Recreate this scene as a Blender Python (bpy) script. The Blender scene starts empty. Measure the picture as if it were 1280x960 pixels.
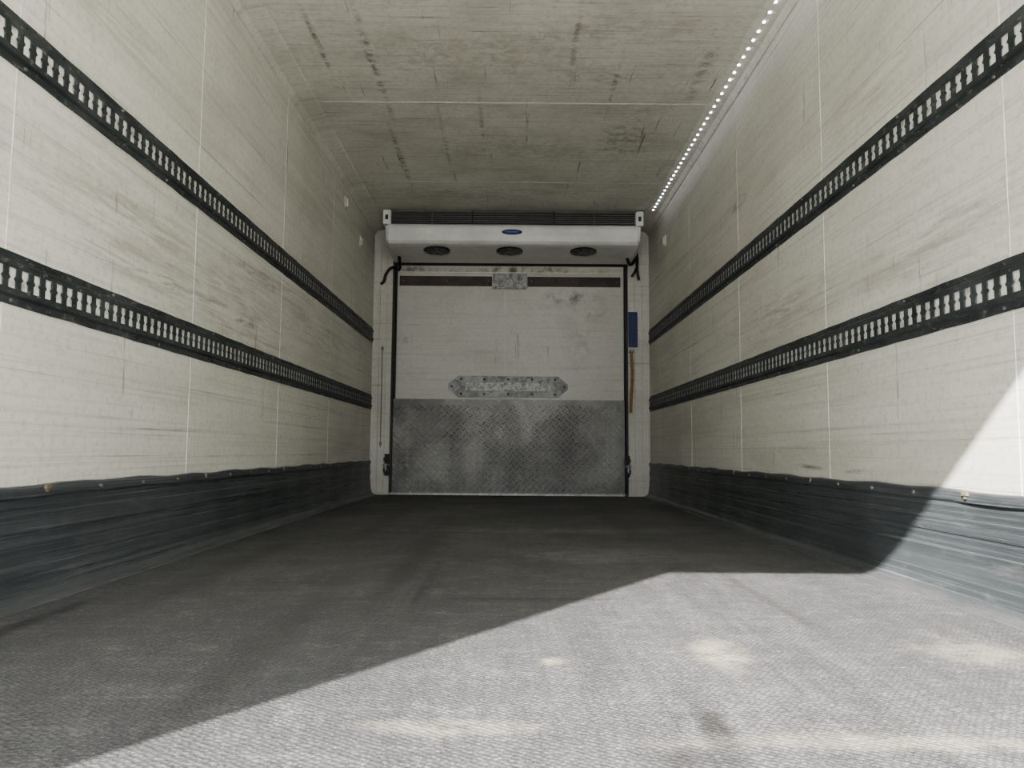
import bpy, bmesh, math, random
from mathutils import Vector, Matrix
random.seed(4)
D=bpy.data
scn=bpy.context.scene

# ------------------------------------------------------------------ layout (metres)
XL,XR=-1.26,1.235      # side walls
YB=7.0                 # bulkhead
ZC=2.41                # ceiling
Y0=-.037               # rear opening

# ------------------------------------------------------------------ material helpers
class M:
    def __init__(s,name,rough=0.6,metal=0.0):
        s.m=D.materials.new(name); s.m.use_nodes=True
        s.nt=s.m.node_tree; s.n=s.nt.nodes; s.l=s.nt.links
        s.b=s.n['Principled BSDF']; s.b.inputs['Roughness'].default_value=rough
        s.b.inputs['Metallic'].default_value=metal
        s.tc=s.n.new('ShaderNodeTexCoord'); s._w=None
    def map(s,scale=(1,1,1),loc=(0,0,0),rot=(0,0,0)):
        m=s.n.new('ShaderNodeMapping'); s.l.new(s.tc.outputs['Object'],m.inputs['Vector'])
        m.inputs['Scale'].default_value=scale; m.inputs['Location'].default_value=loc
        m.inputs['Rotation'].default_value=rot
        return m.outputs[0]
    def noise(s,scale=1,vec=None,detail=3,rough=.55,dist=0):
        t=s.n.new('ShaderNodeTexNoise')
        s.l.new(vec if vec else s.tc.outputs['Object'],t.inputs['Vector'])
        t.inputs['Scale'].default_value=scale; t.inputs['Detail'].default_value=detail
        t.inputs['Roughness'].default_value=rough; t.inputs['Distortion'].default_value=dist
        return t.outputs[0]
    def ramp(s,val,a,b,lo=0.0,hi=1.0):
        r=s.n.new('ShaderNodeMapRange'); r.interpolation_type='SMOOTHSTEP'
        s.l.new(val,r.inputs['Value'])
        r.inputs['From Min'].default_value=a; r.inputs['From Max'].default_value=b
        r.inputs['To Min'].default_value=lo; r.inputs['To Max'].default_value=hi
        return r.outputs[0]
    def math(s,op,a,b=None):
        m=s.n.new('ShaderNodeMath'); m.operation=op
        for i,v in enumerate((a,b)):
            if v is None: continue
            if isinstance(v,(int,float)): m.inputs[i].default_value=v
            else: s.l.new(v,m.inputs[i])
        return m.outputs[0]
    def mul(s,a,b): return s.math('MULTIPLY',a,b)
    def mix(s,fac,a,b):
        m=s.n.new('ShaderNodeMix'); m.data_type='RGBA'
        ins=[i for i in m.inputs if i.type=='RGBA']
        f=m.inputs[0]
        if isinstance(fac,(int,float)): f.default_value=fac
        else: s.l.new(fac,f)
        for k,v in zip(ins,(a,b)):
            if isinstance(v,tuple): k.default_value=(*v,1)
            else: s.l.new(v,k)
        return [o for o in m.outputs if o.type=='RGBA'][0]
    def color(s,c):
        if isinstance(c,tuple): s.b.inputs['Base Color'].default_value=(*c,1)
        else: s.l.new(c,s.b.inputs['Base Color'])
    def bump(s,h,strength=.3,dist=.01):
        b=s.n.new('ShaderNodeBump'); b.inputs['Strength'].default_value=strength
        b.inputs['Distance'].default_value=dist
        s.l.new(h,b.inputs['Height']); s.l.new(b.outputs[0],s.b.inputs['Normal'])
    def rough(s,v): s.l.new(v,s.b.inputs['Roughness'])
    def stain(s,c,r,soft=1.0,wob=.5,ns=8):
        """elliptical stain mask centred at c with radii r (object space, metres)"""
        if s._w is None: s._w=s.math('SUBTRACT',s.noise(ns,detail=3,rough=.65),.5)
        v=s.n.new('ShaderNodeVectorMath'); v.operation='SUBTRACT'
        s.l.new(s.tc.outputs['Object'],v.inputs[0]); v.inputs[1].default_value=c
        d=s.n.new('ShaderNodeVectorMath'); d.operation='DIVIDE'
        s.l.new(v.outputs[0],d.inputs[0]); d.inputs[1].default_value=r
        L=s.n.new('ShaderNodeVectorMath'); L.operation='LENGTH'; s.l.new(d.outputs[0],L.inputs[0])
        k=s.math('ADD',L.outputs['Value'],s.mul(s._w,wob*4))
        return s.ramp(k,1+soft*.5,max(0,1-soft*.6))

def simple(name,col,rough=.5,metal=0,var=.25,scale=12,bump=0):
    m=M(name,rough,metal)
    n=m.noise(scale,detail=3,rough=.65)
    m.color(m.mix(m.ramp(n,.35,.7),col,tuple(c*(1-var) for c in col)))
    if bump: m.bump(n,bump,.004)
    return m.m

def panel_material(name,along,base,g,stains=()):
    """white fibreglass panel: fine scratches running along it, smeared grime, a few scuffs"""
    m=M(name,.45)
    if along=='wall': s_long=(1,.45,70); s_sm=(1,.5,5); s_v=(1,30,1.8); s_br=(1,2.2,26)
    elif along=='ceil': s_long=(2,75,1); s_sm=(2.4,3,1); s_v=(36,1.2,1); s_br=(11,15,1)
    else: s_long=(.9,1,40); s_sm=(2,1,3); s_v=(26,1,1.3); s_br=(9,1,7)
    big=m.noise(1.2,detail=3,rough=.6,dist=.4)
    smear=m.noise(1.0,m.map(s_sm,(2,5,1)),5,.66,.5)
    longs=m.noise(1.0,m.map(s_long,(5,2,9)),4,.75,.12)
    vert=m.noise(1.0,m.map(s_v,(2,4,3)),4,.74,.15)
    brush=m.noise(1.0,m.map(s_br,(1,3,8)),5,.78,.7)
    grain=m.noise(38,detail=3,rough=.8)
    c=m.mix(m.mul(m.ramp(big,.4,.7),.24*g),base,tuple(b*k for b,k in zip(base,(.68,.67,.63))))
    c=m.mix(m.mul(m.ramp(smear,.45,.70),.32*g),c,(.42,.395,.33))
    c=m.mix(m.mul(m.ramp(longs,.48,.68),.34*g),c,(.38,.365,.32))
    c=m.mix(m.mul(m.ramp(grain,.45,.75),.34*g),c,(.36,.345,.30))
    c=m.mix(m.mul(m.mul(m.ramp(longs,.64,.69),m.ramp(big,.4,.6)),.65*g),c,(.15,.14,.12))
    c=m.mix(m.mul(m.mul(m.ramp(vert,.64,.69),m.ramp(big,.66,.45)),.65*g),c,(.13,.125,.105))
    c=m.mix(m.mul(m.ramp(longs,.36,.30),.4),c,tuple(min(.92,b*1.13) for b in base))
    br=m.ramp(brush,.42,.64)
    for (ce,ra,op,col) in stains:
        c=m.mix(m.mul(m.mul(m.stain(ce,ra,1.6,.35),br),op),c,col)
    m.color(c)
    m.rough(m.ramp(big,.3,.7,.42,.6))
    return m.m

base=(.765,.75,.672)
dk=(.10,.095,.08); br=(.36,.33,.26)
MW_L=panel_material('panel_wall_left','wall',base,1.05,[
   ((XL,2.6,1.08),(1,.8,.2),.65,br),((XL,3.7,1.0),(1,.5,.14),.65,br),
   ((XL,4.0,1.25),(1,.5,.06),.6,dk),((XL,2.3,1.75),(1,.3,.1),.5,br),((XL,5.0,1.15),(1,.7,.1),.6,br),((XL,3.2,1.0),(1,.5,.015),.5,dk)])
MW_R=panel_material('panel_wall_right','wall',base,1.05,[
   ((XR,2.2,1.0),(1,.4,.12),.65,br),((XR,3.6,1.05),(1,.7,.1),.65,br),((XR,4.1,1.75),(1,.12,.03),.9,dk),
   ((XR,2.75,.335),(1,.09,.008),1,dk),((XR,3.25,.34),(1,.14,.01),1,dk),((XR,2.6,1.65),(1,.3,.1),.5,br)])
cst=[((-.74,3.9,ZC),(.018,.5,1),1,dk),((-.78,5.2,ZC),(.018,.45,1),1,dk),((-.98,3.6,ZC),(.012,.35,1),.9,dk),
   ((.72,4.75,ZC),(.12,.28,1),.65,dk),((1.0,3.9,ZC),(.03,.3,1),.8,dk),((.5,4.0,ZC),(.3,.12,1),.5,br),((.3,3.6,ZC),(.014,.25,1),.8,dk),((.55,4.1,ZC),(.012,.3,1),.7,dk),
   ((-.2,3.75,ZC),(.6,.2,1),.55,br),((.1,5.0,ZC),(.7,.2,1),.5,br),((-.5,5.9,ZC),(.5,.16,1),.3,dk),((.5,3.5,ZC),(.5,.1,1),.5,br),((-.2,4.6,ZC),(.012,.3,1),.7,dk),((-.45,4.9,ZC),(.012,.4,1),.7,dk)]
MW_C=panel_material('panel_ceiling','ceil',(.77,.752,.672),1.2,cst)
MW_B=panel_material('panel_back','back',(.62,.61,.555),.85,[
   ((.48,YB-.07,1.80),(.14,.3,.06),1,dk),((.35,YB-.07,2.04),(.5,.3,.03),.9,(.35,.27,.12)),((-.98,YB-.07,1.4),(.04,.3,.03),1,dk),
   ((.1,YB-.07,2.05),(.3,.3,.03),1,dk),((.6,YB-.07,1.35),(.12,.3,.18),.5,br),((-.9,YB-.07,2.05),(.12,.3,.03),.9,dk),((-.5,YB-.07,2.04),(.4,.3,.02),.8,dk),((.75,YB-.07,1.7),(.1,.3,.1),.7,dk)])
MW_P=panel_material('panel_post','back',(.62,.61,.55),1.0)
M_SEAM=simple('seam_sealant',(.84,.83,.78),.5,0,.3,20)
M_DARK=simple('dark_rubber',(.022,.024,.026),.6,0,.3,30)
M_BLACK=simple('black_plastic',(.012,.012,.013),.45)
M_WHITE=simple('white_gelcoat',(.76,.76,.73),.3,0,.15,4)
M_BRACK=simple('white_bracket',(.8,.79,.74),.4)
M_STEEL=simple('zinc_bolt',(.4,.4,.38),.4,.6,.5,60)
M_RUST=simple('rusty_fitting',(.3,.24,.17),.6,.3,.5,60)
M_BLUE=simple('blue_label',(.012,.028,.12),.45,0,.15,10)
M_BADGE=simple('badge_blue',(.01,.03,.17),.3)
M_ORANGE=simple('orange_webbing',(.30,.18,.09),.7,0,.3,40)
M_BROWN=simple('brown_black_strip',(.06,.036,.03),.5,0,.6,9)

m=M('rail_dark_steel',.45,.3)
n=m.noise(14,m.map((1,.4,1)),4,.7); n2=m.noise(60,m.map((1,.5,1)),3,.7)
c=m.mix(m.ramp(n,.35,.7),(.035,.043,.045),(.085,.094,.094))
c=m.mix(m.mul(m.ramp(n2,.56,.7),.6),c,(.27,.275,.26)); m.color(c); M_RAIL=m.m
m=M('rail_backing',.35,.0); n=m.noise(30,detail=3)
m.color(m.mix(m.ramp(n,.48,.75),(.82,.81,.76),(.42,.40,.35))); M_RBACK=m.m

# kick plate
m=M('kick_plate_dark',.3,.15)
a=m.noise(1,m.map((1,.4,75)),5,.75,.15); b=m.noise(1,m.map((1,1.0,260),(3,1,2)),4,.75,.1); p=m.noise(1.3,detail=3); q=m.noise(14,m.map((1,.4,1.6)),5,.78,.3)
c=m.mix(m.ramp(p,.3,.7),(.042,.050,.053),(.070,.080,.084))
c=m.mix(m.mul(m.ramp(a,.44,.72),.55),c,(.145,.155,.16))
c=m.mix(m.mul(m.ramp(b,.54,.68),.5),c,(.30,.315,.315))
c=m.mix(m.mul(m.ramp(q,.50,.75),.4),c,(.20,.205,.20))
z=m.n.new('ShaderNodeSeparateXYZ'); m.l.new(m.tc.outputs['Object'],z.inputs[0])
c=m.mix(m.mul(m.ramp(z.outputs[2],.03,.0),m.ramp(q,.3,.6,.3,.85)),c,(.14,.138,.135))
m.color(c); m.rough(m.ramp(a,.3,.7,.24,.46)); m.bump(a,.35,.004); M_KICK=m.m

# floor
m=M('antislip_floor',.5)
fa=m.noise(1,m.map((6,.45,1)),5,.7,.3); fb=m.noise(1.6,detail=5,rough=.7,dist=.4); fc=m.noise(1,m.map((60,1.2,1),(1,2,0)),4,.72,.1)
fd=m.noise(1,m.map((2.5,32,1),(4,2,0)),4,.75,.2); fg=m.noise(300,detail=1); ff=m.noise(11,detail=5,rough=.8); fh=m.noise(45,detail=3,rough=.8)
vor=m.n.new('ShaderNodeTexVoronoi'); m.l.new(m.map((1,1,1),rot=(0,0,.6)),vor.inputs['Vector']); vor.inputs['Scale'].default_value=100
vor.inputs['Randomness'].default_value=.4
z=m.n.new('ShaderNodeSeparateXYZ'); m.l.new(m.tc.outputs['Object'],z.inputs[0])
depth=m.ramp(z.outputs[1],1.8,3.4)  # shade of the floor beyond the sun patch, painted into its colour
left_shade=m.ramp(m.math('SUBTRACT',z.outputs[0],m.mul(z.outputs[1],.5)),-.35,-1.2)  # mask darkening the floor colour on the left to deepen the shade there
D1=(.062,.063,.067)
c=m.mix(m.ramp(fb,.35,.66),(.215,.212,.212),(.13,.129,.130))
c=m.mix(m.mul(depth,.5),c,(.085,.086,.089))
c=m.mix(m.mul(left_shade,.6),c,D1)
c=m.mix(m.mul(m.ramp(fa,.42,.62),.65),c,D1)
c=m.mix(m.mul(m.ramp(fc,.52,.66),.55),c,D1)
c=m.mix(m.mul(m.ramp(fd,.52,.7),.35),c,(.32,.315,.305))
c=m.mix(m.mul(m.ramp(ff,.52,.70),.5),c,(.35,.335,.305))
c=m.mix(m.mul(m.ramp(ff,.48,.33),.6),c,(.055,.055,.056))
c=m.mix(m.mul(m.ramp(fh,.54,.70),.45),c,(.40,.39,.36))
c=m.mix(m.mul(m.ramp(fh,.44,.32),.5),c,(.05,.05,.05))
c=m.mix(m.ramp(vor.outputs['Distance'],.1,.6,0,.7),c,(.06,.06,.06))
c=m.mix(m.mul(m.ramp(fg,.58,.7),.35),c,(.5,.49,.47))
tan=(.38,.34,.27); dk2=(.045,.043,.042); lt=(.28,.275,.265)
hb=m.ramp(ff,.35,.6,.2,1)
for ce,ra,op,col in [((.42,1.57,0),(.045,.11,1),.85,tan),((.08,1.5,0),(.025,.025,1),.7,tan),((.95,1.6,0),(.10,.10,1),.5,tan),((.55,1.1,0),(.3,.03,1),.5,tan),((-.1,1.15,0),(.12,.03,1),.5,tan),
    ((.30,1.15,0),(.022,.16,1),.9,dk2),((.24,1.02,0),(.05,.05,1),.8,dk2),((.0,2.12,0),(.22,.025,1),1,dk2),((-1.1,1.85,0),(.03,.25,1),1,dk2),
    ((-.95,2.7,0),(.06,.9,1),.7,dk2),((-.35,3.3,0),(.05,1.3,1),.7,dk2),((.35,3.0,0),(.3,.2,1),.35,lt),((-.5,1.6,0),(.05,.6,1),.6,dk2),
    ((.2,3.9,0),(.7,.10,1),.4,lt),((-.25,2.4,0),(.02,.5,1),.7,dk2),((-.7,4.6,0),(.06,1.5,1),.6,dk2),((.6,4.8,0),(.08,1.2,1),.6,dk2),((0,6.6,0),(1.1,.3,1),.6,dk2),((.7,2.2,0),(.02,.5,1),.5,dk2)]:
    c=m.mix(m.mul(m.mul(m.stain(ce,ra,1.1,.4,10),hb),op),c,col)
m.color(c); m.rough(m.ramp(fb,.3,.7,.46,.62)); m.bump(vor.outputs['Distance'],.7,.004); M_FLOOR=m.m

# tread plate
def treadmat(name,hi,lo,metal):
    m=M(name,.42,metal)
    n=m.noise(2.4,detail=4,rough=.65,dist=.6); n2=m.noise(30,detail=3,rough=.7)
    gv=m.n.new('ShaderNodeSeparateXYZ'); m.l.new(m.tc.outputs['Object'],gv.inputs[0])
    c=m.mix(m.ramp(n,.38,.65),hi,lo)
    c=m.mix(m.mul(m.ramp(n2,.5,.7),.4),c,(.08,.077,.07))
    for X in (-.5,.0,.5): c=m.mix(m.mul(m.stain((X,YB-.09,.4),(.08,.4,.4),1.3,.3,8),.4),c,(.06,.058,.05))
    c=m.mix(m.ramp(gv.outputs[2],.2,.0,0,.5),c,(.10,.095,.085))
    m.color(c); return m.m
M_TREAD=treadmat('tread_plate_base',(.19,.186,.168),(.10,.097,.086),.3)
M_LOZ=treadmat('tread_plate_lozenge',(.72,.70,.65),(.36,.35,.32),.4)
m=M('worn_zinc_plate',.45,.3); n=m.noise(16,detail=5,rough=.75,dist=.8)
m.color(m.mix(m.ramp(n,.38,.66),(.25,.253,.235),(.09,.09,.083))); M_ZINC=m.m
m=M('galvanised_plate',.45,.3); n=m.noise(24,detail=5,rough=.8,dist=.8)
m.color(m.mix(m.ramp(n,.42,.62),(.36,.36,.34),(.11,.11,.10))); M_GALV=m.m
m=M('outside_concrete',.9); n=m.noise(.8,detail=3); m.color(m.mix(n,(.66,.65,.61),(.58,.57,.54))); M_GROUND=m.m
m=M('led_diode',.5); m.color((.9,.9,.95)); m.b.inputs['Emission Color'].default_value=(.82,.87,1,1); m.b.inputs['Emission Strength'].default_value=12; M_LED=m.m

# ------------------------------------------------------------------ geometry helpers
def obj(name,bm,mats,parent=None,smooth=False,bevel=0,seg=2):
    bmesh.ops.recalc_face_normals(bm,faces=bm.faces)
    me=D.meshes.new(name); bm.to_mesh(me); bm.free()
    for mt in (mats if isinstance(mats,(list,tuple)) else [mats]): me.materials.append(mt)
    o=D.objects.new(name,me); scn.collection.objects.link(o)
    if smooth:
        for p in me.polygons: p.use_smooth=True
    if bevel:
        b=o.modifiers.new('bevel','BEVEL'); b.width=bevel; b.segments=seg; b.limit_method='ANGLE'
    if parent: o.parent=parent
    return o
def box(bm,x0,x1,y0,y1,z0,z1,mi=0):
    vs=[bm.verts.new((x,y,z)) for x in (x0,x1) for y in (y0,y1) for z in (z0,z1)]
    for f in ((0,1,3,2),(4,6,7,5),(0,4,5,1),(2,3,7,6),(0,2,6,4),(1,5,7,3)):
        bm.faces.new([vs[i] for i in f]).material_index=mi
def cyl(bm,c,axis,r,h,seg=12,mi=0,r2=None):
    q=Vector((0,0,1)).rotation_difference(Vector(axis).normalized()).to_matrix().to_4x4()
    res=bmesh.ops.create_cone(bm,cap_ends=True,segments=seg,radius1=r,radius2=r if r2 is None else r2,depth=h,matrix=Matrix.Translation(c)@q)
    for f in {f for v in res['verts'] for f in v.link_faces}: f.material_index=mi
def extrude(bm,prof,axis,a,b,mi=0,caps=True,closed=True):
    P=(lambda t,p:(t,p[0],p[1])) if axis=='x' else (lambda t,p:(p[0],t,p[1]))
    A=[bm.verts.new(P(a,p)) for p in prof]; B=[bm.verts.new(P(b,p)) for p in prof]
    n=len(prof)
    for i in range(n if closed else n-1):
        j=(i+1)%n; bm.faces.new((A[i],A[j],B[j],B[i])).material_index=mi
    if caps: bm.faces.new(A).material_index=mi; bm.faces.new(B[::-1]).material_index=mi
def tube(name,pts,r,mat,parent=None):
    cu=D.curves.new(name,'CURVE'); cu.dimensions='3D'; cu.bevel_depth=r; cu.bevel_resolution=3
    s=cu.splines.new('NURBS'); s.points.add(len(pts)-1); s.use_endpoint_u=True; s.order_u=3
    for p,q in zip(s.points,pts): p.co=(*q,1)
    o=D.objects.new(name,cu); scn.collection.objects.link(o); cu.materials.append(mat)
    dg=bpy.context.evaluated_depsgraph_get(); me=D.meshes.new_from_object(o.evaluated_get(dg))
    D.objects.remove(o); o=D.objects.new(name,me); scn.collection.objects.link(o)
    for p in me.polygons: p.use_smooth=True
    if parent: o.parent=parent
    return o
def empty(name):
    e=D.objects.new(name,None); scn.collection.objects.link(e); e.empty_display_size=.1; return e

# ------------------------------------------------------------------ shell
T=.07
bm=bmesh.new(); box(bm,XL-T,XL,Y0,YB+T,-.0,ZC); wl=obj('wall_left',bm,MW_L)
bm=bmesh.new(); box(bm,XR,XR+T,Y0,YB+T,-.0,ZC); wr=obj('wall_right',bm,MW_R)
bm=bmesh.new(); box(bm,XL,XR,YB+.002,YB+T,0,ZC); wb=obj('wall_back',bm,MW_P)
bm=bmesh.new(); box(bm,XL-T,XR+T,Y0,YB+T,ZC,ZC+.08); ce=obj('ceiling',bm,MW_C)
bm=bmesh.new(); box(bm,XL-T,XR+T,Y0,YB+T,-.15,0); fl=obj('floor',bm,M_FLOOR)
bm=bmesh.new(); box(bm,-30,30,-40,30,-1.25,-1.2); obj('ground',bm,M_GROUND)

def joints(name,build,parent):
    bm=bmesh.new(); build(bm); return obj(name,bm,M_SEAM,parent)
ys=[1.87,2.99,4.13,5.27,6.4]
joints('panel_joints',lambda b:[box(b,XL-.001,XL+.0012,y,y+.0028,.29,ZC-.03) for y in ys],wl)
joints('panel_joints',lambda b:[box(b,XR-.0012,XR+.001,y,y+.0028,.29,ZC-.03) for y in ys],wr)
joints('panel_joints',lambda b:[box(b,XL+.03,XR-.03,y,y+.010,ZC-.0015,ZC+.001) for y in (2.95,4.3,5.62)],ce)

bm=bmesh.new(); extrude(bm,[(XL,ZC),(XL,ZC-.05),(XL+.008,ZC-.05),(XL+.03,ZC-.022),(XL+.115,ZC-.006),(XL+.12,ZC)],'y',Y0+.03,YB)
obj('trim_1',bm,MW_C)
bm=bmesh.new(); extrude(bm,[(XR,ZC),(XR,ZC-.05),(XR-.008,ZC-.05),(XR-.03,ZC-.022),(XR-.115,ZC-.006),(XR-.12,ZC)],'y',Y0+.03,YB)
obj('trim_2',bm,MW_C)

# LED strip
e=empty('led_light_strip')
bm=bmesh.new(); box(bm,XR-.085,XR-.069,.4,6.25,ZC-.016,ZC-.009); obj('channel',bm,MW_C,e)
bm=bmesh.new()
y=.45
while y<6.24:
    cyl(bm,(XR-.077,y,ZC-.018),(0,0,1),.0066,.005,8); y+=.08
obj('diodes',bm,M_LED,e)

# ------------------------------------------------------------------ kick plates (baseboards)
def kick(name,side):
    x0=XL if side<0 else XR; s=1 if side<0 else -1
    e=empty(name)
    prof=[(0,.302),(.010,.300),(.013,.296),(.013,.272),(.006,.266),(.006,.225),(.009,.222),(.009,.18),(.006,.177),(.006,.14),(.010,.137),(.010,.10),(.013,.085),(.017,.05),(.024,.026),(.038,.012),(.055,.005),(.065,.003),(.067,0),(0,0)]
    bm=bmesh.new()
    N=60; rows=[]
    for i in range(N+1):
        y=Y0+.02+(YB-.15-Y0-.02)*i/N
        w=.0018*math.sin(i*1.7)+.0012*math.sin(i*.61+1)
        rows.append([bm.verts.new((x0+s*(px+(w if 0<px<.05 and pz<.27 else 0)),y,pz+(w*1.5 if pz>.27 else 0))) for px,pz in prof])
    for a,b in zip(rows,rows[1:]):
        for j in range(len(prof)-1): bm.faces.new((a[j],a[j+1],b[j+1],b[j]))
    bm.faces.new(rows[0]); bm.faces.new(rows[-1][::-1])
    obj('plate',bm,M_KICK,e)
    bm=bmesh.new(); y=1.0; k=0
    while y<6.7:
        cyl(bm,(x0+s*.015,y,.284),(1,0,0),.006,.006,10,mi=k%3==1)
        if k%4==0: box(bm,min(x0+s*.013,x0+s*.020),max(x0+s*.013,x0+s*.020),y-.012,y+.012,.288,.299,1)
        y+=.27; k+=1
    obj('rivets',bm,[M_STEEL,M_RUST],e)
    return e
kick('baseboard_left',-1); kick('baseboard_right',1)

# ------------------------------------------------------------------ lashing rails
def rail(side,zc):
    x0=XL if side<0 else XR; s=1 if side<0 else -1
    e=empty('cargo_rail')
    H=.066; hs=.030; raise_=.012
    ya,yb=Y0+.05,YB-.15
    bm=bmesh.new()
    def V(o,y,z): return bm.verts.new((x0+s*o,y,zc+z))
    for sg in (1,-1):
        pr=[(0,sg*H),(.004,sg*H),(.004,sg*.047),(raise_,sg*.041),(raise_,sg*hs),(raise_-.004,sg*hs)]
        N=70
        rows=[]
        for i in range(N+1):
            y=ya+(yb-ya)*i/N; w=.0012*math.sin(i*2.3+zc*9)
            rows.append([V(o,y,z+(w if abs(z)==H else 0)) for o,z in pr])
        for a,b in zip(rows,rows[1:]):
            for j in range(len(pr)-1): bm.faces.new((a[j],a[j+1],b[j+1],b[j]))
    p=.050; n=int((yb-ya)/p)
    for i in range(n):
        y=ya+i*p
        def ring(o):
            hole=[(.010,-.026),(.040,-.026),(.040,-.007),(.033,0),(.040,.007),(.040,.026),(.010,.026),(.010,.007),(.017,0),(.010,-.007)]
            return [V(o,y+a,b) for a,b in hole]
        out=[(.0,-hs),(p,-hs),(p,-.007),(p,0),(p,.007),(p,hs),(0,hs),(0,.007),(0,0),(0,-.007)]
        O=[V(raise_,y+a,b) for a,b in out]; I=ring(raise_); J=ring(raise_-.003)
        for k in range(10):
            l=(k+1)%10
            bm.faces.new((O[k],O[l],I[l],I[k])); bm.faces.new((I[k],I[l],J[l],J[k]))
    obj('perforated_track',bm,M_RAIL,e)
    bm=bmesh.new(); box(bm,min(x0,x0+s*.006),max(x0,x0+s*.006),ya,yb,zc-.04,zc+.04); obj('backing',bm,M_RBACK,e)
    bm=bmesh.new(); y=ya+.1; k=0
    while y<yb:
        for sg in (1,-1): cyl(bm,(x0+s*.006,y,zc+sg*.056),(1,0,0),.0045,.004,8,mi=1 if (k+sg)%5==0 else 0)
        y+=.162; k+=1
    obj('rivets',bm,[M_RAIL,M_STEEL],e)
for sd in (-1,1):
    for z in (1.42,.82): rail(sd,z)

# ------------------------------------------------------------------ bulkhead posts
def post(name,xa,xb,inner):
    bm=bmesh.new(); box(bm,xa,xb,6.86,YB,0,ZC-.01)
    o=obj(name,bm,MW_P,None,bevel=.003)
    bm=bmesh.new()
    w=xb-xa
    box(bm,xa+w*.30,xa+w*.30+.012,6.842,6.86,.02,2.28); box(bm,xa+w*.66,xa+w*.66+.010,6.849,6.86,.02,2.28)
    obj('ribs',bm,MW_P,o)
    bm=bmesh.new(); box(bm,inner-.009,inner+.009,6.85,6.93,.02,2.1); obj('gasket',bm,M_DARK,o)
    return o
pl=post('trim_3',XL,-1.085,-1.076); pr=post('trim_4',1.04,XR,1.031)

e=empty('lock_rod')
x,za,zb=-1.165,.42,1.33
bm=bmesh.new(); cyl(bm,(x,6.838,(za+zb)/2),(0,0,1),.004,zb-za,10)
for z in (za+.03,zb-.03): box(bm,x-.010,x+.010,6.830,6.848,z-.012,z+.012)
obj('rod',bm,M_RUST,e)

# ------------------------------------------------------------------ bulkhead door
door=empty('door_1')
DY=6.93; YD=YB-.004
bm=bmesh.new(); box(bm,-1.055,1.015,DY,YD,.02,2.085); obj('panel',bm,MW_B,door,bevel=.004)
bm=bmesh.new()
box(bm,-1.07,-1.055,DY-.004,YD,.02,2.10); box(bm,1.015,1.025,DY-.004,YD,.02,2.10)
box(bm,-1.07,1.025,DY-.02,YD,2.085,2.105); box(bm,-1.07,1.025,DY,YD,2.125,2.14); box(bm,-1.07,1.025,6.96,YD,2.105,2.125); box(bm,-1.07,1.025,6.95,YD,2.155,2.22)
obj('gasket',bm,M_DARK,door)
bm=bmesh.new(); box(bm,-.07,-.067,DY-.001,DY,.86,1.9); box(bm,-1.05,1.01,DY-.003,DY,2.02,2.026); obj('seams',bm,M_BRACK,door)
bm=bmesh.new(); box(bm,-1.035,-.19,DY-.012,DY,1.895,1.985); box(bm,.135,.985,DY-.012,DY,1.895,1.985)
for x in (-1.0,-.6,-.22,.17,.55,.95): cyl(bm,(x,DY-.014,1.94),(0,1,0),.006,.006,8,mi=1)
obj('strips',bm,[M_BROWN,M_RUST],door,bevel=.002)
bm=bmesh.new(); box(bm,-.185,.13,DY-.016,DY,1.87,2.01)
for x in (-.16,.1):
    for z in (1.89,1.99): cyl(bm,(x,DY-.018,z),(0,1,0),.007,.006,8)
obj('header_plate',bm,M_GALV,door,bevel=.003)
bm=bmesh.new()
pts=[(-.575,.95),(-.575,.995),(-.485,1.068),(.415,1.068),(.505,.995),(.505,.95),(.415,.877),(-.485,.877)]
extrude(bm,pts,'y',DY-.012,DY)
for x,z in [(-.545,.972),(.475,.972)]+[(xx,zz) for xx in (-.46,-.25,-.035,.18,.39) for zz in (.905,1.04)]: cyl(bm,(x,DY-.015,z),(0,1,0),.011,.010,10,mi=1)
extrude(bm,[(-.42,.935),(.35,.935),(.35,1.01),(-.42,1.01)],'y',DY-.0145,DY-.012,mi=2)
obj('reinforcing_plate',bm,[M_ZINC,M_DARK,M_GALV],door,bevel=.002)
# tread plate: bars on a 45-degree lattice, each pointing at the flank of its neighbour
bm=bmesh.new(); box(bm,-1.095,1.015,6.90,DY,.015,.855)
TF=6.90
pitch=.042
c45=math.sqrt(.5)
R_=50
for i in range(-R_,R_):
    for j in range(-R_,R_):
        u0=i*pitch; v0=j*pitch
        cx=-.04+(u0-v0)*c45; cz=.435+(u0+v0)*c45
        if not(-1.07<cx<.99 and .045<cz<.82): continue
        a=math.radians(45 if (i+j)%2 else -45)
        ca,sa=math.cos(a),math.sin(a)
        L_,W_,Hh=.024,.0068,.0045
        def P(u,v,h): return bm.verts.new((cx+u*ca-v*sa,TF-h,cz+u*sa+v*ca))
        r=[P(-L_,0,0),P(-L_*.4,-W_,0),P(L_*.4,-W_,0),P(L_,0,0),P(L_*.4,W_,0),P(-L_*.4,W_,0)]
        t=[P(-L_*.6,0,Hh),P(L_*.6,0,Hh)]
        for q in ((r[0],r[1],t[0]),(r[1],r[2],t[1],t[0]),(r[2],r[3],t[1]),(r[3],r[4],t[1]),(r[4],r[5],t[0],t[1]),(r[5],r[0],t[0])):
            bm.faces.new(q).material_index=2
for i in range(14):
    x=-1.06+i*2.04/13
    for z in (.842,.022): cyl(bm,(x,TF-.003,z),(0,1,0),.006,.006,8,mi=1)
obj('tread_plate',bm,[M_TREAD,M_STEEL,M_LOZ],door)
bm=bmesh.new(); box(bm,-1.09,1.01,TF-.012,TF,.0,.016); obj('threshold',bm,M_STEEL,door)

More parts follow.
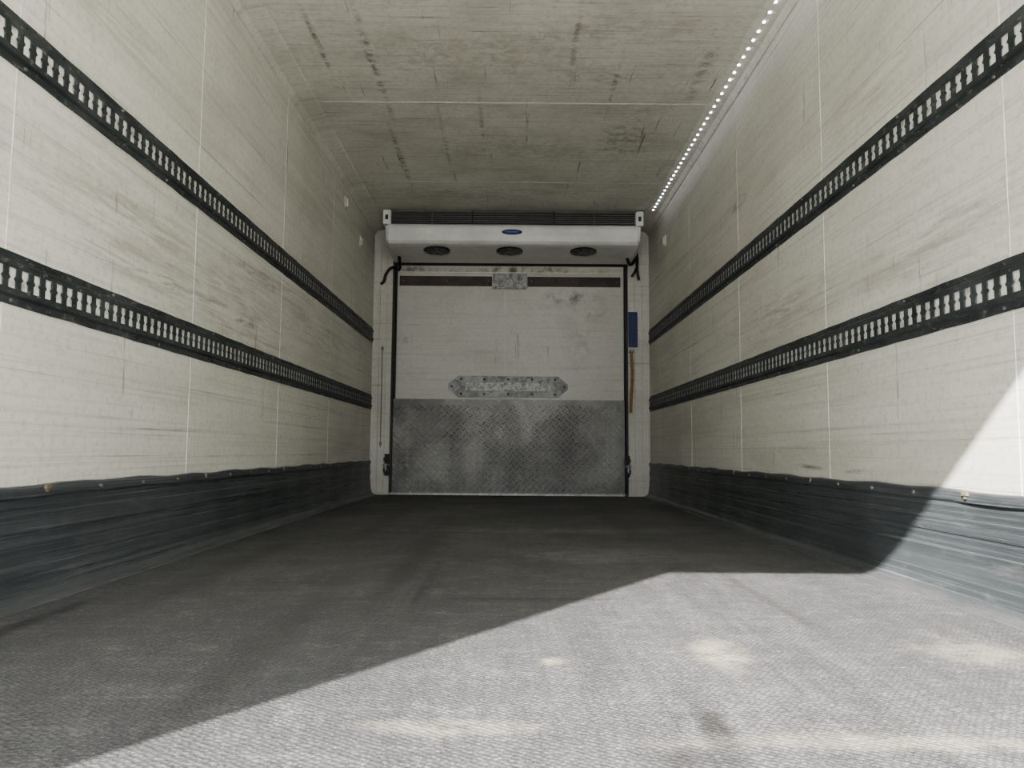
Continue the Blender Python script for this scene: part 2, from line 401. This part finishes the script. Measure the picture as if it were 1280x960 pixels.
for x in (-1.105,1.03):
    e=empty('door_latch')
    bm=bmesh.new(); box(bm,x-.020,x+.020,6.835,6.858,.17,.36); box(bm,x-.026,x+.026,6.815,6.84,.20,.235); box(bm,x-.026,x+.026,6.815,6.84,.30,.33)
    cyl(bm,(x,6.815,.265),(0,0,1),.010,.17,10); obj('bracket',bm,M_BLACK,e,bevel=.003)
    bm=bmesh.new(); cyl(bm,(x,6.81,.265),(1,0,0),.007,.06,10); box(bm,x-.006,x+.006,6.79,6.81,.21,.28); obj('handle',bm,M_STEEL,e,bevel=.002)

e=empty('blue_warning_label')
bm=bmesh.new(); box(bm,1.043,1.125,6.837,6.8415,1.33,1.65); obj('sheet',bm,M_BLUE,e)
bm=bmesh.new()
for k in range(6): box(bm,1.053,1.115-.01*(k%3),6.8362,6.837,1.60-k*.045,1.603-k*.045)
obj('print',bm,simple('label_print',(.03,.05,.18),.5),e)
e=empty('orange_ratchet_strap')
bm=bmesh.new()
rows=[]
for i in range(13):
    t=i/12; z=1.28-.54*t; yo=6.825-.012*math.sin(t*math.pi)+.004*math.sin(t*9); xx=1.066+.006*math.sin(t*5); wd=.014
    rows.append([bm.verts.new((xx-wd,yo,z)),bm.verts.new((xx+wd,yo+.004,z)),bm.verts.new((xx+wd,yo+.009,z)),bm.verts.new((xx-wd,yo+.005,z))])
for a,b in zip(rows,rows[1:]):
    for k in range(4): l=(k+1)%4; bm.faces.new((a[k],a[l],b[l],b[k]))
bm.faces.new(rows[0]); bm.faces.new(rows[-1][::-1]); obj('webbing',bm,M_ORANGE,e)
bm=bmesh.new(); box(bm,1.046,1.086,6.81,6.858,1.28,1.305); cyl(bm,(1.066,6.81,1.29),(1,0,0),.010,.045,10); obj('buckle',bm,M_STEEL,e,bevel=.003)

# ------------------------------------------------------------------ refrigeration evaporator
ru=empty('refrigeration_unit')
F=6.28
bm=bmesh.new()
prof=[(6.84,2.395),(F+.05,2.395),(F+.05,2.285),(F-.005,2.28),(F-.03,2.262),(F-.038,2.235),(F-.034,2.18),(F-.018,2.135),(F+.005,2.112),(F+.05,2.104),(F+.36,2.088),(6.84,2.085)]
extrude(bm,prof,'x',-1.045,1.045); obj('housing',bm,M_WHITE,ru,bevel=.008,seg=3)
bm=bmesh.new()
for sx in (-1,1):
    xa,xb=sorted((sx*1.02,sx*1.09))
    box(bm,xa,xb,F-.02,6.84,2.27,2.397)
    xa,xb=sorted((sx*1.045,sx*1.07)); 
    extrude(bm,[(F+.0,2.27),(F+.03,2.15),(F+.2,2.09),(6.84,2.085),(6.84,2.27)],'x',xa,xb)
obj('end_caps',bm,M_WHITE,ru,bevel=.012,seg=3)
bm=bmesh.new()
for sx in (-1,1): box(bm,sx*1.055-.012,sx*1.055+.012,F-.024,F-.02,2.31,2.35)
obj('cap_clips',bm,M_DARK,ru)
bm=bmesh.new(); box(bm,-1.02,1.02,F+.03,F+.05,2.285,2.39)
obj('grille_core',bm,M_BLACK,ru)
bm=bmesh.new()
for k in range(6): 
    z=2.294+k*.0175; box(bm,-1.02,1.02,F+.0,F+.012,z,z+.005)
for x in (-.68,.68): box(bm,x-.004,x+.004,F+.008,F+.03,2.285,2.392)
obj('grille_slats',bm,simple('slat_grey',(.20,.20,.19),.4,.3),ru)
bm=bmesh.new(); 
for x in (-.34,.34): box(bm,x-.006,x+.006,F-.006,F+.01,2.285,2.392)
obj('grille_posts',bm,M_BLACK,ru)
bm=bmesh.new(); cyl(bm,(0,0,0),(0,1,0),1,.006,40)
bmesh.ops.scale(bm,vec=(.085,1,.022),verts=bm.verts); bmesh.ops.translate(bm,vec=(-.01,F-.041,2.205),verts=bm.verts); obj('badge',bm,M_BADGE,ru)
bm=bmesh.new(); cyl(bm,(0,0,0),(0,1,0),1,.002,40)
bmesh.ops.scale(bm,vec=(.055,1,.004),verts=bm.verts); bmesh.ops.translate(bm,vec=(-.01,F-.045,2.205),verts=bm.verts); obj('badge_text',bm,simple('badge_silver',(.25,.3,.45),.4),ru)
slope=math.atan2(.016,.31)
M_FANG=simple('fan_grey',(.16,.16,.155),.4)
for k,x in enumerate((-.65,-.03,.60)):
    R=Matrix.Translation((x,F+.155,2.0975))@Matrix.Rotation(-slope,4,'X')
    bm=bmesh.new()
    cyl(bm,(0,0,-.003),(0,0,1),.112,.008,36,0); 
    cyl(bm,(0,0,-.010),(0,0,1),.038,.010,20,1)
    for a in range(7):
        th=a*2*math.pi/7; c_,s_=math.cos(th),math.sin(th); c2,s2=math.cos(th+.55),math.sin(th+.55)
        vs=[bm.verts.new(v) for v in ((.035*c_,.035*s_,-.008),(.108*c_,.108*s_,-.008),(.108*c2,.108*s2,-.014),(.035*c2,.035*s2,-.012))]
        bm.faces.new(vs).material_index=1
    for rr in (.05,.075,.10,.111):
        N=32
        for q in range(N):
            a0,a1=2*math.pi*q/N,2*math.pi*(q+1)/N
            vs=[bm.verts.new(v) for v in ((rr*math.cos(a0),rr*math.sin(a0),-.017),(rr*math.cos(a1),rr*math.sin(a1),-.017),((rr+.003)*math.cos(a1),(rr+.003)*math.sin(a1),-.017),((rr+.003)*math.cos(a0),(rr+.003)*math.sin(a0),-.017))]
            bm.faces.new(vs).material_index=1
    bm.transform(R); obj('fan_%d'%(k+1),bm,[M_BLACK,M_FANG],ru)
tube('drain_hose',[(-1.0,6.62,2.10),(-1.0,6.70,2.04),(-1.02,6.78,1.99),(-1.09,6.82,2.05),(-1.15,6.82,1.98),(-1.16,6.82,1.90),(-1.19,6.83,1.89)],.013,M_BLACK,ru)
tube('drain_hose_2',[(1.0,6.62,2.10),(1.03,6.72,2.05),(1.08,6.80,2.08),(1.12,6.81,2.17),(1.12,6.82,2.0),(1.14,6.83,1.94)],.013,M_BLACK,ru)
tube('drain_hose_3',[(1.06,6.6,2.2),(1.11,6.7,2.15),(1.12,6.80,2.03),(1.07,6.82,1.97)],.010,M_BLACK,ru)

for x,s,y,z in ((XL,1,5.62,2.24),(XL,1,6.2,2.10),(XR,-1,6.1,2.10)):
    e=empty('wall_clip')
    bm=bmesh.new(); xa,xb=sorted((x,x+s*.012)); box(bm,xa,xb,y-.028,y+.028,z-.045,z+.045); xa,xb=sorted((x,x+s*.024)); box(bm,xa,xb,y-.012,y+.012,z-.03,z+.03)
    obj('bracket',bm,MW_P,e,bevel=.004)

# ------------------------------------------------------------------ roll-up door, mostly raised at the rear opening
e=empty('roll_up_door')
bm=bmesh.new(); zb=2.11; z=zb
while z<ZC-.01:
    z2=min(z+.088,ZC-.002); box(bm,XL,XR,Y0-.004,Y0+.016,z,z2-.004); z+=.088
box(bm,XL,XR,Y0+.002,Y0+.012,zb,ZC-.002); obj('slats',bm,M_BRACK,e)
bm=bmesh.new(); box(bm,XL,XR,Y0-.006,Y0+.020,zb-.003,zb+.03); obj('bottom_bar',bm,M_STEEL,e)

# ------------------------------------------------------------------ light
d=Vector((.679,1,-.80)).normalized()
L=D.lights.new('sun','SUN'); L.energy=14.5; L.angle=math.radians(.6); L.color=(1,.97,.93)
lo=D.objects.new('sun',L); scn.collection.objects.link(lo); lo.rotation_euler=d.to_track_quat('-Z','Y').to_euler(); lo.location=(-4,-6,5)
w=D.worlds.new('sky'); scn.world=w; w.use_nodes=True
bg=w.node_tree.nodes['Background']; bg.inputs['Color'].default_value=(.92,.96,1,1); bg.inputs['Strength'].default_value=3.5

# ------------------------------------------------------------------ camera
cd=D.cameras.new('camera'); cd.sensor_width=36; cd.lens=27; cd.clip_start=.02
co=D.objects.new('camera',cd); scn.collection.objects.link(co)
co.matrix_world=Matrix.Translation((0,0,.40))@Matrix.Rotation(math.radians(94.94),4,'X')@Matrix.Rotation(math.radians(.45),4,'Z')
scn.camera=co
scn.view_settings.view_transform='AgX'
scn.view_settings.look='AgX - Medium High Contrast'
scn.view_settings.exposure=0.5
